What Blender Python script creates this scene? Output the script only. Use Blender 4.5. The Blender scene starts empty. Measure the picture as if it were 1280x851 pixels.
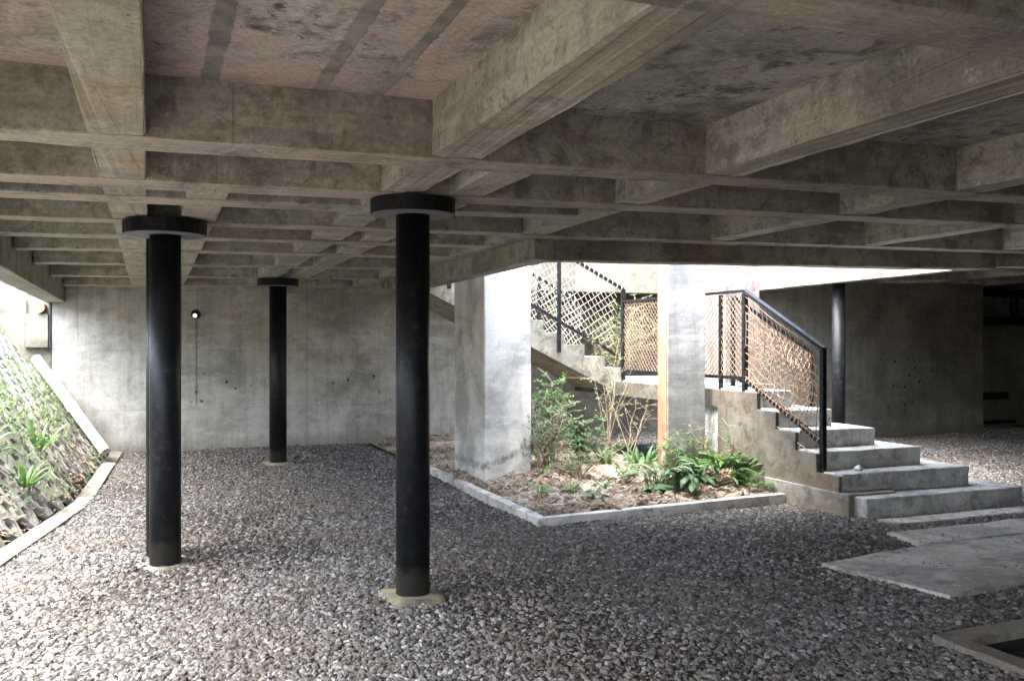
import bpy, bmesh, math, random
from mathutils import Vector, Matrix, noise as mnoise
R = math.radians
rnd = random.Random(11)
sc = bpy.context.scene
COL = sc.collection

# ------------------------------------------------------------------ helpers
class MB:
    """collects faces, links them as ONE mesh object"""
    def __init__(s): s.v = []; s.f = []; s.sm = []
    def add(s, vs, fs, smooth=False):
        n = len(s.v); s.v += [tuple(v) for v in vs]
        s.f += [tuple(i + n for i in f) for f in fs]; s.sm += [smooth] * len(fs)
    def hexa(s, p):                       # 4 bottom (ccw from above), 4 top
        s.add(p, [(3,2,1,0),(4,5,6,7),(0,1,5,4),(1,2,6,5),(2,3,7,6),(3,0,4,7)])
    def box(s, x0, x1, y0, y1, z0, z1, f=None):
        p = [(x0,y0,z0),(x1,y0,z0),(x1,y1,z0),(x0,y1,z0),(x0,y0,z1),(x1,y0,z1),(x1,y1,z1),(x0,y1,z1)]
        if f: p = [f(*q) for q in p]
        s.hexa(p)
    def prism(s, poly, z0, z1):
        n = len(poly)
        vs = [(x,y,z0) for x,y in poly] + [(x,y,z1) for x,y in poly]
        fs = [tuple(range(n-1,-1,-1)), tuple(range(n,2*n))] + [(i,(i+1)%n,(i+1)%n+n,i+n) for i in range(n)]
        s.add(vs, fs)
    def prism_y(s, poly, y0, y1):         # polygon in x,z
        n = len(poly)
        vs = [(x,y0,z) for x,z in poly] + [(x,y1,z) for x,z in poly]
        fs = [tuple(range(n)), tuple(range(2*n-1,n-1,-1))] + [((i+1)%n,i,i+n,(i+1)%n+n) for i in range(n)]
        s.add(vs, fs)
    def prism_x(s, poly, x0, x1):         # polygon in y,z
        n = len(poly)
        vs = [(x0,y,z) for y,z in poly] + [(x1,y,z) for y,z in poly]
        fs = [tuple(range(n-1,-1,-1)), tuple(range(n,2*n))] + [(i,(i+1)%n,(i+1)%n+n,i+n) for i in range(n)]
        s.add(vs, fs)
    def tube(s, pts, r, n=6, cap=True, smooth=True):
        pts = [Vector(p) for p in pts]; rr = r if isinstance(r,(list,tuple)) else [r]*len(pts)
        vs = []; fs = []; up = None
        for i, p in enumerate(pts):
            d = (pts[min(i+1,len(pts)-1)] - pts[max(i-1,0)]).normalized()
            if up is None: up = Vector((0,0,1)) if abs(d.z) < .9 else Vector((1,0,0))
            a = d.cross(up).normalized(); b = a.cross(d).normalized(); up = b
            for k in range(n):
                t = 2*math.pi*(k+.5)/n
                vs.append(p + a*(math.cos(t)*rr[i]) + b*(math.sin(t)*rr[i]))
        for i in range(len(pts)-1):
            for k in range(n):
                fs.append((i*n+k, i*n+(k+1)%n, (i+1)*n+(k+1)%n, (i+1)*n+k))
        s.add(vs, fs, smooth)
        if cap:
            m = (len(pts)-1)*n
            s.add(vs[:n], [tuple(range(n-1,-1,-1))]); s.add(vs[m:], [tuple(range(n))])
    def bar(s, p0, p1, w, h=None):        # rectangular bar
        h = h or w; p0, p1 = Vector(p0), Vector(p1); d = (p1-p0).normalized()
        up = Vector((0,0,1)) if abs(d.z) < .95 else Vector((0,1,0))
        a = d.cross(up).normalized()*w/2; b = a.cross(d).normalized()*h/2
        s.hexa([p0-a-b, p0+a-b, p1+a-b, p1-a-b, p0-a+b, p0+a+b, p1+a+b, p1-a+b])
    def lathe(s, prof, c=(0,0,0), n=32, smooth=True):
        vs = []; fs = []
        for r, z in prof:
            for k in range(n):
                t = 2*math.pi*k/n; vs.append((c[0]+r*math.cos(t), c[1]+r*math.sin(t), c[2]+z))
        for i in range(len(prof)-1):
            for k in range(n):
                fs.append((i*n+k, i*n+(k+1)%n, (i+1)*n+(k+1)%n, (i+1)*n+k))
        s.add(vs, fs, smooth)
    def build(s, name, mat, parent=None, bevel=0, rough=0):
        o_loc = Vector((0,0,0)); p = parent
        while p is not None: o_loc += p.location; p = p.parent
        me = bpy.data.meshes.new(name)
        me.from_pydata([(v[0]-o_loc.x, v[1]-o_loc.y, v[2]-o_loc.z) for v in s.v], [], s.f)
        me.polygons.foreach_set('use_smooth', s.sm)
        me.materials.append(mat)
        bm = bmesh.new(); bm.from_mesh(me); bmesh.ops.recalc_face_normals(bm, faces=bm.faces); bm.to_mesh(me); bm.free()
        o = bpy.data.objects.new(name, me); COL.objects.link(o); o.parent = parent
        if rough:                          # worn, slightly uneven arrises
            edges_wear(me, rough, o_loc)
        if bevel:
            b = o.modifiers.new('bevel', 'BEVEL'); b.width = bevel; b.segments = 2; b.limit_method = 'ANGLE'; b.angle_limit = R(40)
        return o

def edges_wear(me, step, off):
    """cut long edges and nudge the new points a few mm so that cast edges are not ruler straight"""
    bm = bmesh.new(); bm.from_mesh(me)
    for e in list(bm.edges):
        L = e.calc_length()
        if L > step*2:
            bmesh.ops.subdivide_edges(bm, edges=[e], cuts=min(110, int(L/step)))
    for v in bm.verts:
        n = mnoise.noise_vector((v.co + off) * 3.1) * .007 + mnoise.noise_vector((v.co + off) * 11.0) * .005
        v.co += n
    bm.to_mesh(me); bm.free()

def thing(name, label, cat, loc=(0,0,0), group=None):
    o = bpy.data.objects.new(name, None); COL.objects.link(o); o.location = loc
    o.empty_display_size = .2
    o['label'] = label; o['category'] = cat; o['kind'] = 'thing'
    if group: o['group'] = group
    return o
def tag(o, label, cat, group=None):
    o['label'] = label; o['category'] = cat; o['kind'] = 'thing'
    if group: o['group'] = group
    return o
def kind(o, k): o['kind'] = k; return o
def copy_tree(o, parent=None):
    c = o.copy(); COL.objects.link(c); c.parent = parent
    for ch in list(o.children): copy_tree(ch, c)
    return c

# ------------------------------------------------------------------ camera
F, YH, TH = 1100.0, 428.0, .39
HC = 1.6
st, ct = math.sin(TH), math.cos(TH)
cam_d = bpy.data.cameras.new('camera'); cam = bpy.data.objects.new('camera', cam_d); COL.objects.link(cam)
cam.location = (0,0,HC); cam.rotation_euler = (R(90), 0, -TH)
cam_d.sensor_width = 36; cam_d.lens = F/1280*36; cam_d.shift_y = (YH-425.5)/1280; cam_d.clip_end = 500; cam_d.clip_start = .05
sc.camera = cam

# ------------------------------------------------------------------ materials
class N:
    def __init__(s, name):
        s.m = bpy.data.materials.new(name); s.m.use_nodes = True
        s.t = s.m.node_tree; s.t.nodes.clear()
        s.out = s.t.nodes.new('ShaderNodeOutputMaterial')
        s.p = s.t.nodes.new('ShaderNodeBsdfPrincipled'); s.t.links.new(s.p.outputs[0], s.out.inputs[0])
        s._pos = None
    def n(s, typ, **kw):
        x = s.t.nodes.new(typ)
        for k, v in kw.items(): setattr(x, k, v)
        return x
    def l(s, a, b): s.t.links.new(a, b)
    def inp(s, sock, v):
        if hasattr(v, 'is_linked') or hasattr(v, 'links'): s.l(v, sock)
        else: sock.default_value = v
    def pos(s):
        if s._pos is None: s._pos = s.n('ShaderNodeNewGeometry').outputs['Position']
        return s._pos
    def scaled(s, sx, sy, sz, off=(0,0,0)):
        m = s.n('ShaderNodeMapping'); s.l(s.pos(), m.inputs[0]); m.inputs['Scale'].default_value = (sx,sy,sz); m.inputs['Location'].default_value = off
        return m.outputs[0]
    def noise(s, scale, detail=4, rough=.6, vec=None, dist=0):
        x = s.n('ShaderNodeTexNoise'); s.l(vec or s.pos(), x.inputs['Vector'])
        x.inputs['Scale'].default_value = scale; x.inputs['Detail'].default_value = detail
        x.inputs['Roughness'].default_value = rough; x.inputs['Distortion'].default_value = dist
        return x.outputs[0]
    def ramp(s, v, stops):
        x = s.n('ShaderNodeValToRGB'); s.l(v, x.inputs[0]); e = x.color_ramp.elements
        while len(e) < len(stops): e.new(.5)
        for i, (p, c) in enumerate(stops):
            e[i].position = p; e[i].color = (*c, 1) if isinstance(c, tuple) else (c,c,c,1)
        return x.outputs[0]
    def math(s, op, a, b=0.0, clamp=False):
        x = s.n('ShaderNodeMath', operation=op, use_clamp=clamp); s.inp(x.inputs[0], a); s.inp(x.inputs[1], b); return x.outputs[0]
    def mix(s, fac, a, b, mode='MIX'):
        x = s.n('ShaderNodeMix', data_type='RGBA', blend_type=mode)
        s.inp(x.inputs[0], fac)
        for sock, v in ((x.inputs[6], a), (x.inputs[7], b)):
            if isinstance(v, tuple): sock.default_value = (*v, 1)
            else: s.l(v, sock)
        return x.outputs[2]
    def bump(s, h, strength=.3, dist=.01, nrm=None):
        x = s.n('ShaderNodeBump'); s.l(h, x.inputs['Height']); x.inputs['Strength'].default_value = strength; x.inputs['Distance'].default_value = dist
        if nrm: s.l(nrm, x.inputs['Normal'])
        return x.outputs[0]
    def done(s, col, rough=.8, nrm=None, spec=.35):
        s.inp(s.p.inputs['Base Color'], col if not isinstance(col, tuple) else (*col, 1))
        s.inp(s.p.inputs['Roughness'], rough)
        s.p.inputs['Specular IOR Level'].default_value = spec
        if nrm: s.l(nrm, s.p.inputs['Normal'])
        return s.m

def concrete(name, base, dark=.62, warm=None, warm_amt=0, streak=.35, panel=None, stripes=None, pits=.5,
             ties=None, low_dirt=0, grain=None, mott=1.0, warm_in=None, warm_dn=False, off=(0,0,0), blotch=1.1, cracks=None, rust=None, spec=.3):
    m = N(name)
    v = m.scaled(1,1,1,off)
    big = m.noise(blotch, 5, .62, v, .4)
    mid = m.noise(5.5, 8, .68, v, .6)
    fine = m.noise(46, 6, .7, v)
    d = tuple(c*dark for c in base); li = tuple(min(1, c*1.22) for c in base)
    col = m.ramp(big, [(.40, d), (.5, base), (.60, li)])
    col = m.mix(m.math('MULTIPLY', m.ramp(mid, [(.38, 1.0), (.50, 0.0)]), .85*mott), col, (base[0]*.42, base[1]*.42, base[2]*.39))
    sc_ = m.noise(13, 9, .78, m.scaled(1,1,1,(off[0]+11, off[1]+4, off[2]+2)), .25)                     # dark scabs and scuffs
    col = m.mix(m.math('MULTIPLY', m.math('MULTIPLY', m.ramp(sc_, [(.54, 0.0), (.61, 1.0)]), m.ramp(m.noise(1.3, 4, .6, m.scaled(1,1,1,(off[0]+2, off[1]+14, off[2]))), [(.44, 0.0), (.58, 1.0)])), .75*mott), col, (base[0]*.22, base[1]*.21, base[2]*.19))
    col = m.mix(m.math('MULTIPLY', m.ramp(sc_, [(.36, 1.0), (.43, 0.0)]), .5*mott), col, tuple(min(1, c*1.7) for c in base))
    sp = m.noise(1.0, 7, .7, m.scaled(9, 9, .7, off))                          # runs down the face
    col = m.mix(m.math('MULTIPLY', m.ramp(sp, [(.45, 0.0), (.7, 1.0)]), streak), col, (base[0]*.4, base[1]*.39, base[2]*.34))
    sp2 = m.noise(1.0, 6, .7, m.scaled(2.2, 2.2, 7, (off[0]+7, off[1], off[2])))   # pale laitance
    col = m.mix(m.math('MULTIPLY', m.ramp(sp2, [(.52, 0.0), (.68, 1.0)]), .45), col, tuple(min(1, c*1.5) for c in base))
    if warm:
        w = m.noise(1.7, 7, .72, m.scaled(1,1,1,(off[0]+3.3, off[1]+9, off[2])), .8)
        wf = m.math('MULTIPLY', m.ramp(w, [(.42, 0.0), (.58, 1.0)]), warm_amt)
        if warm_in:
            sw = m.n('ShaderNodeSeparateXYZ'); m.l(m.pos(), sw.inputs[0])
            wf = m.math('MULTIPLY', wf, m.math('MAXIMUM', m.math('LESS_THAN', sw.outputs[0], warm_in[0]), m.math('MULTIPLY', m.math('GREATER_THAN', sw.outputs[1], warm_in[1]), .7)))
        if warm_dn:  # undersides paler and warmer: floor bounce light painted in with the stain
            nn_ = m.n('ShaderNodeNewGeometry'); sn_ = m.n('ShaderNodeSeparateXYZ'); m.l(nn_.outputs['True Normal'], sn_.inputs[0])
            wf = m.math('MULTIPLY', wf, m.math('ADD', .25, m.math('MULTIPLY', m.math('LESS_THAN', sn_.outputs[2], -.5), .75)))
        col = m.mix(wf, col, warm)
    if rust:
        for (rx, ry, rr, rc) in rust:
            dv = m.n('ShaderNodeVectorMath', operation='DISTANCE'); m.l(m.scaled(1,1,0), dv.inputs[0]); dv.inputs[1].default_value = (rx, ry, 0)
            f = m.math('MULTIPLY', m.ramp(m.math('DIVIDE', dv.outputs['Value'], rr), [(.2, 1.0), (1.0, 0.0)]), m.ramp(m.noise(7, 6, .7, m.scaled(1,.35,1), 1.0), [(.42, 0.0), (.62, .8)]))
            col = m.mix(f, col, rc)
    col = m.mix(.6 if (warm_dn or warm_in) else .35, col, m.ramp(fine, [(.36, .62), (.5, 1.0), (.64, 1.25)]), 'MULTIPLY')
    h = m.math('ADD', m.math('MULTIPLY', mid, .5), m.math('MULTIPLY', fine, .35))
    # blow holes
    vo = m.n('ShaderNodeTexVoronoi'); m.l(v, vo.inputs['Vector']); vo.inputs['Scale'].default_value = 17
    pit = m.math('MULTIPLY', m.ramp(vo.outputs['Distance'], [(.05, 1.0), (.13, 0.0)]), m.ramp(m.noise(2.3, 3, .6, v), [(.5, 0.0), (.6, 1.0)]))
    col = m.mix(m.math('MULTIPLY', pit, pits), col, (.03,.03,.027))
    h = m.math('SUBTRACT', h, m.math('MULTIPLY', pit, .5))
    if ties:                                                                    # cluster of pocked spots x,z
        vt = m.n('ShaderNodeTexVoronoi'); m.l(m.scaled(1,0,1), vt.inputs['Vector']); vt.inputs['Scale'].default_value = 6.5; vt.inputs['Randomness'].default_value = 1
        spot = m.ramp(m.math('ADD', vt.outputs['Distance'], m.math('MULTIPLY', m.noise(24, 5, .75), .3)), [(.27, 1.0), (.35, 0.0)])
        sep = m.n('ShaderNodeSeparateXYZ'); m.l(m.pos(), sep.inputs[0])
        tot = None
        for (tx, tz, tr) in ties:
            dv = m.n('ShaderNodeVectorMath', operation='DISTANCE'); m.l(m.scaled(1,0,1), dv.inputs[0]); dv.inputs[1].default_value = (tx, 0, tz)
            k = m.ramp(m.math('DIVIDE', dv.outputs['Value'], tr), [(.5, 1.0), (1.0, 0.0)])
            tot = k if tot is None else m.math('MAXIMUM', tot, k)
        col = m.mix(m.math('MULTIPLY', m.math('MULTIPLY', spot, tot), .85), col, (.035,.035,.03))
    if panel:                                                                   # shutter joints (axis, w, h, z0)
        ax, pw, ph, z0, x0 = panel
        mp = m.n('ShaderNodeSeparateXYZ'); m.l(m.pos(), mp.inputs[0])
        cb = m.n('ShaderNodeCombineXYZ'); m.l(m.math('SUBTRACT', mp.outputs[0 if ax == 'x' else 1], x0), cb.inputs[0]); m.l(m.math('SUBTRACT', mp.outputs[2], z0), cb.inputs[1])
        br = m.n('ShaderNodeTexBrick', offset=0, squash=1); m.l(cb.outputs[0], br.inputs['Vector'])
        br.inputs['Scale'].default_value = 1; br.inputs['Brick Width'].default_value = pw; br.inputs['Row Height'].default_value = ph
        br.inputs['Mortar Size'].default_value = .006; br.inputs['Mortar Smooth'].default_value = .3; br.inputs['Bias'].default_value = 0
        br.inputs['Color1'].default_value = (.90,.90,.90,1); br.inputs['Color2'].default_value = (1.06,1.06,1.06,1); br.inputs['Mortar'].default_value = (1,1,1,1)
        col = m.mix(.75, col, br.outputs['Color'], 'MULTIPLY')
        brk = m.math('MULTIPLY', br.outputs['Fac'], m.ramp(m.noise(3.2, 4), [(.42, .03), (.6, .55)]))
        col = m.mix(brk, col, tuple(c*.38 for c in base))
        h = m.math('SUBTRACT', h, m.math('MULTIPLY', br.outputs['Fac'], .4))
    if stripes:                                                                 # mortar-filled joints running along y
        sx = m.n('ShaderNodeSeparateXYZ'); m.l(m.pos(), sx.inputs[0])
        wob = m.math('MULTIPLY', m.math('SUBTRACT', m.noise(11, 6, .75), .5), .055)
        for (x0, w) in stripes:
            k = m.math('ABSOLUTE', m.math('ADD', m.math('SUBTRACT', sx.outputs[0], x0), wob))
            f = m.ramp(m.math('DIVIDE', k, w), [(.8, 1.0), (1.0, 0.0)])
            col = m.mix(f, col, m.ramp(mid, [(.4, (.20,.20,.18)), (.6, (.36,.355,.32))]))
            h = m.math('ADD', h, m.math('MULTIPLY', f, .5))
    if low_dirt:
        sz = m.n('ShaderNodeSeparateXYZ'); m.l(m.pos(), sz.inputs[0])
        f = m.ramp(m.math('SUBTRACT', sz.outputs[2], m.math('MULTIPLY', m.math('SUBTRACT', m.noise(2.5, 6, .7), .5), .35)), [(.0, 1.0), (low_dirt, 0.0)])
        col = m.mix(m.math('MULTIPLY', f, .6), col, (.16,.125,.08))
    if cracks:                                                                  # old soil line, z = a + b*x
        a, b, w = cracks
        sz = m.n('ShaderNodeSeparateXYZ'); m.l(m.pos(), sz.inputs[0])
        k = m.math('SUBTRACT', m.math('SUBTRACT', sz.outputs[2], m.math('MULTIPLY', sz.outputs[0], b)), a)
        k = m.math('ABSOLUTE', m.math('ADD', k, m.math('MULTIPLY', m.math('SUBTRACT', m.noise(9, 6, .75), .5), .16)))
        f = m.math('MULTIPLY', m.ramp(m.math('DIVIDE', k, w), [(.3, 1.0), (1.0, 0.0)]), m.ramp(m.noise(14, 5), [(.4, 0.2), (.6, 1.0)]))
        col = m.mix(m.math('MULTIPLY', f, .8), col, (.12,.11,.10))
    if grain:
        g = m.noise(1, 5, .6, m.scaled(*grain))
        col = m.mix(m.math('MULTIPLY', m.ramp(g, [(.42, 0.0), (.62, 1.0)]), .35), col, tuple(c*.5 for c in base))
        h = m.math('ADD', h, m.math('MULTIPLY', g, .5))
    return m.done(col, m.ramp(mid, [(.3, .72), (.7, .92)]), m.bump(h, .55, .012), spec)

M = {}
M['slab'] = concrete('slab_concrete', (.45,.445,.41), warm=(.54,.44,.395), warm_amt=.95, warm_in=(1.4,5.3), streak=.1, mott=1.2, stripes=[(.245,.042),(.73,.036),(1.01,.032)], pits=.7, blotch=1.4)
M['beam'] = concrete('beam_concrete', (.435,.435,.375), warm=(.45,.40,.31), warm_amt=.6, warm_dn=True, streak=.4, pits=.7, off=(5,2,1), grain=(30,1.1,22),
                     rust=[(-.14,4.8,.36,(.42,.25,.06)), (-.2,3.5,.5,(.34,.26,.12))])
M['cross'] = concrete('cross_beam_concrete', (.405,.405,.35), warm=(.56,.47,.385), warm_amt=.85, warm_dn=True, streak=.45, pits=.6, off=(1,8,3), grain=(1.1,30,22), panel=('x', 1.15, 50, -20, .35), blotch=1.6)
M['edge'] = concrete('edge_beam_concrete', (.31,.315,.27), warm=(.33,.27,.19), warm_amt=.3, streak=.5, off=(2,3,8))
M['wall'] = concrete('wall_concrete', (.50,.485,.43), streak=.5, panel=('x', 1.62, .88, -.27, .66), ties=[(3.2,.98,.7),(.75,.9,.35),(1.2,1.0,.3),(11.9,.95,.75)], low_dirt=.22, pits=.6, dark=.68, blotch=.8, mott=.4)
M['pale_wall'] = concrete('pale_wall_concrete', (.25,.235,.185), mott=.5, streak=.25, pits=.35, off=(4,4,4))
M['shade_brown_wall'] = concrete('shade_brown_wall_concrete', (.17,.145,.11), streak=.4, panel=('x', 1.62, .88, -.27, .66), dark=.7, mott=.7)  # back wall concrete darkened: shade under the stairs put into the colour
M['cream_wall'] = concrete('cream_wall_concrete', (.19,.178,.135), streak=.25, pits=.35, off=(4,4,4), mott=.5)
M['pillar'] = concrete('pillar_concrete', (.62,.61,.57), mott=.14, streak=.12, pits=.3, off=(9,1,2), cracks=(-.98,.36,.06), low_dirt=.1)
M['pillar_dirty'] = concrete('pillar_grey_concrete', (.27,.275,.275), mott=.3, streak=.55, pits=.5, off=(3,1,2), grain=(.6,.6,14))
M['form_face'] = concrete('orange_formwork_face', (.33,.215,.155), mott=.5, warm=(.50,.20,.08), warm_amt=.4, streak=.25, pits=.1, off=(3,1,2), grain=(18,18,.8))
M['pink_pillar'] = concrete('pinkish_pillar_concrete', (.26,.225,.20), warm=(.32,.20,.145), warm_amt=.25, streak=.2, pits=.3, off=(6,1,2))
M['stair'] = concrete('stair_concrete', (.43,.43,.42), streak=.4, pits=.3, off=(7,7,1), dark=.7)
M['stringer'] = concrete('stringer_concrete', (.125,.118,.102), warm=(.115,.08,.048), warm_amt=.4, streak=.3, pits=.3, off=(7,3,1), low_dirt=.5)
M['flight'] = concrete('flight_concrete', (.30,.28,.22), streak=.35, pits=.35, off=(1,3,4))
M['paving'] = concrete('paving_concrete', (.46,.455,.43), warm=(.36,.25,.16), warm_amt=.3, streak=0, pits=.4, off=(2,5,4), dark=.65, blotch=1.8)
M['rim'] = concrete('sump_rim_concrete', (.20,.19,.165), warm=(.17,.13,.09), warm_amt=.5, streak=0, pits=.5, dark=.6)
M['stair_base'] = concrete('stair_base_concrete', (.22,.21,.185), streak=.5, pits=.4, dark=.6, low_dirt=.15)
M['shade_grey_wall'] = concrete('shade_grey_wall_concrete', (.25,.245,.215), streak=.4, panel=('x', 1.9, .88, -.27, .66), ties=[(11.9,.95,.75)], low_dirt=.22, pits=.6, dark=.75, mott=.4)  # darker copy of the wall concrete, shade of the right end painted in
M['kerb'] = concrete('kerb_concrete', (.52,.50,.46), streak=0, pits=.4, dark=.7)
M['bank_kerb'] = concrete('bank_kerb_concrete', (.26,.245,.205), streak=0, pits=.4, dark=.7)
M['footing'] = concrete('footing_mortar', (.14,.133,.11), streak=0, pits=.3, dark=.7, warm=(.33,.27,.14), warm_amt=.5)
M['paver'] = concrete('paver_concrete', (.30,.295,.27), streak=0, pits=.3, dark=.65)

def black_paint(name, base=(.006,.007,.009), dust=.17, rough=.38, low=None):
    m = N(name); nz = m.noise(18, 7, .75); n2 = m.noise(90, 3, .6)
    f = m.math('MULTIPLY', m.ramp(nz, [(.52, 0.0), (.75, 1.0)]), dust)
    sz = m.n('ShaderNodeSeparateXYZ'); m.l(m.pos(), sz.inputs[0])
    lowf = m.ramp(m.math('SUBTRACT', sz.outputs[2], m.math('MULTIPLY', nz, .3)), [(-.12, .16), (.06, 0.0)])
    col = m.mix(m.math('MAXIMUM', f, lowf) if low else f, base, (.20,.185,.15))
    col = m.mix(m.ramp(m.noise(34, 2, .5), [(.82, 0.0), (.85, .5)]), col, (.38,.38,.36))
    return m.done(col, m.ramp(nz, [(.3, rough*.8), (.7, rough*1.6)]), m.bump(n2, .12, .002), .22)
M['black'] = black_paint('black_column_paint', low=True)
M['steel'] = black_paint('black_railing_paint', dust=.3, rough=.42)
M['disc'] = black_paint('dark_disc_underside', base=(.20,.20,.225), dust=.1, rough=.5)
M['dark'] = N('shade_black').done((.012,.011,.010), .95)  # near-black colour standing in for shade inside the pit and pipe
def simple(name, col, rough=.6, var=.35, scale=8, spec=.3, bump=.2):
    m = N(name); nz = m.noise(scale, 6, .7)
    c = m.ramp(nz, [(.3, tuple(x*(1-var) for x in col)), (.7, tuple(min(1, x*(1+var)) for x in col))])
    return m.done(c, rough, m.bump(m.noise(scale*9, 4), bump, .004), spec)
M['rope'] = simple('rope_fibre', (.215,.155,.112), .85, .3, 30, .1)
M['rope_white'] = simple('white_rope', (.42,.37,.30), .85, .15, 30, .1)
M['conduit'] = simple('grey_conduit', (.17,.165,.145), .8)
M['pvc'] = simple('white_plastic', (.80,.80,.77), .35, .06, 3, .4, .03)
M['rusty'] = simple('brown_pipe', (.28,.17,.11), .8, .5, 9)
M['bark'] = simple('twig_bark', (.33,.26,.19), .85, .4, 25, .15)
M['brick'] = simple('broken_red_brick', (.17,.075,.05), .9, .4, 20, .15)
m = N('lamp_glass'); m.p.inputs['Emission Color'].default_value = (1,.96,.88,1); m.p.inputs['Emission Strength'].default_value = .05
M['lens'] = m.done((.8,.8,.78), .2)

def soil_mat():
    m = N('dry_soil'); a = m.noise(3.2, 8, .7); b = m.noise(22, 8, .75)
    c = m.ramp(a, [(.36, (.17,.125,.085)), (.5, (.36,.305,.24)), (.62, (.56,.51,.44))])
    c = m.mix(m.ramp(b, [(.38, .8), (.55, 0.0)]), c, (.085,.055,.035))
    return m.done(c, .95, m.bump(m.math('ADD', b, m.noise(70, 4)), .9, .03), .1)
M['soil'] = soil_mat()
def ground_mat():
    m = N('gravelly_ground'); vo = m.n('ShaderNodeTexVoronoi'); m.l(m.pos(), vo.inputs['Vector']); vo.inputs['Scale'].default_value = 26
    sep = m.n('ShaderNodeSeparateColor'); m.l(vo.outputs['Color'], sep.inputs[0])
    c = m.ramp(sep.outputs[0], [(.0, (.022,.019,.016)), (.5, (.045,.039,.033)), (1.0, (.08,.072,.062))])
    c = m.mix(m.ramp(vo.outputs['Distance'], [(.25, 0.0), (.6, .85)]), c, (.045,.038,.032))
    return m.done(c, .95, m.bump(m.math('SUBTRACT', 1.0, vo.outputs['Distance']), .9, .03), .15)
M['ground'] = ground_mat()
def gravel_mat():
    m = N('gravel_stone')
    at = m.n('ShaderNodeAttribute', attribute_type='INSTANCER', attribute_name='tone')
    c = m.ramp(at.outputs['Fac'], [(.0, (.028,.026,.025)), (.2, (.068,.065,.061)), (.42, (.12,.116,.11)), (.6, (.165,.163,.158)), (.76, (.10,.083,.07)), (.9, (.31,.305,.295)), (1.0, (.17,.135,.105))])
    tc = m.n('ShaderNodeTexCoord')
    nz = m.noise(55, 6, .7)
    c = m.mix(m.ramp(nz, [(.35, .55), (.6, 0.0)]), c, m.mix(.6, c, (.07,.06,.05)))
    patch = m.ramp(m.noise(.6, 5, .65), [(.44, 0.0), (.56, .45)])
    c = m.mix(patch, c, m.mix(.5, c, (.13,.10,.07)))
    return m.done(c, .9, m.bump(nz, .5, .006), .2)
M['gravel'] = gravel_mat()
def leaf_mat(name, c0, c1, rough=.45, tr=.3):
    m = N(name); oi = m.n('ShaderNodeObjectInfo')
    nz = m.noise(14, 4, .6); n2 = m.noise(3.3, 3, .6)
    f = m.math('ADD', m.math('MULTIPLY', nz, .6), m.math('MULTIPLY', n2, .5), True)
    c = m.ramp(f, [(.35, c0), (.75, c1)])
    m.done(c, rough, m.bump(nz, .2, .004), .4)
    t = m.n('ShaderNodeBsdfTranslucent'); m.l(c, t.inputs[0])
    mx = m.n('ShaderNodeMixShader'); mx.inputs[0].default_value = tr
    m.l(m.p.outputs[0], mx.inputs[1]); m.l(t.outputs[0], mx.inputs[2]); m.l(mx.outputs[0], m.out.inputs[0])
    return m.m
M['leaf_dark'] = leaf_mat('dark_glossy_leaf', (.025,.065,.025), (.08,.15,.06), .48, .25)
M['leaf_mid'] = leaf_mat('mid_green_leaf', (.04,.10,.025), (.11,.20,.06), .45)
M['leaf_bright'] = leaf_mat('bright_green_leaf', (.06,.14,.03), (.14,.25,.075), .4, .35)
M['leaf_grey'] = leaf_mat('grey_green_leaf', (.07,.10,.06), (.17,.21,.13), .7, .2)
M['leaf_dry'] = leaf_mat('dry_brown_leaf', (.13,.085,.05), (.40,.31,.21), .85, .15)
M['leaf_pale'] = leaf_mat('pale_twig_leaf', (.10,.13,.05), (.22,.25,.12), .7, .3)
M['grass'] = leaf_mat('grass_blade', (.07,.13,.03), (.17,.26,.08), .6, .3)

# ------------------------------------------------------------------ world and sun
SUN_EL, SUN_AZ = R(62), R(262)            # azimuth clockwise from +Y: from the left, a little behind the camera
w = bpy.data.worlds.new('World'); sc.world = w; w.use_nodes = True
nt = w.node_tree; bg = nt.nodes['Background']; sky = nt.nodes.new('ShaderNodeTexSky'); sky.sky_type = 'NISHITA'
sky.sun_disc = False; sky.sun_elevation = SUN_EL; sky.sun_rotation = SUN_AZ; sky.dust_density = 3.0; sky.air_density = .9; sky.ozone_density = .6
hs = nt.nodes.new('ShaderNodeHueSaturation'); hs.inputs['Saturation'].default_value = .75
nt.links.new(sky.outputs[0], hs.inputs['Color']); nt.links.new(hs.outputs[0], bg.inputs[0]); bg.inputs[1].default_value = .15
sd = bpy.data.lights.new('sun', 'SUN'); sd.energy = 1.25; sd.angle = R(70); sd.color = (1,.985,.955)
so = bpy.data.objects.new('sun', sd); COL.objects.link(so)
sdir = Vector((math.sin(SUN_AZ)*math.cos(SUN_EL), math.cos(SUN_AZ)*math.cos(SUN_EL), math.sin(SUN_EL)))
so.rotation_euler = sdir.to_track_quat('Z', 'Y').to_euler(); so.location = (-20,-10,30)

# ------------------------------------------------------------------ levels
def pl(x, y): return HC + .93 + .01633*x - .00925*y       # underside of the ceiling beams
def cz(x, y, z): return (x, y, pl(x, y) + z)              # z relative to that plane
XL, XR, YB, YF, YW = -1.12, 16.6, -3.0, 15.2, 14.0
OX0, OX1, OY0, OY1 = 3.11, 8.60, 7.10, 12.4               # stairwell opening

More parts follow.
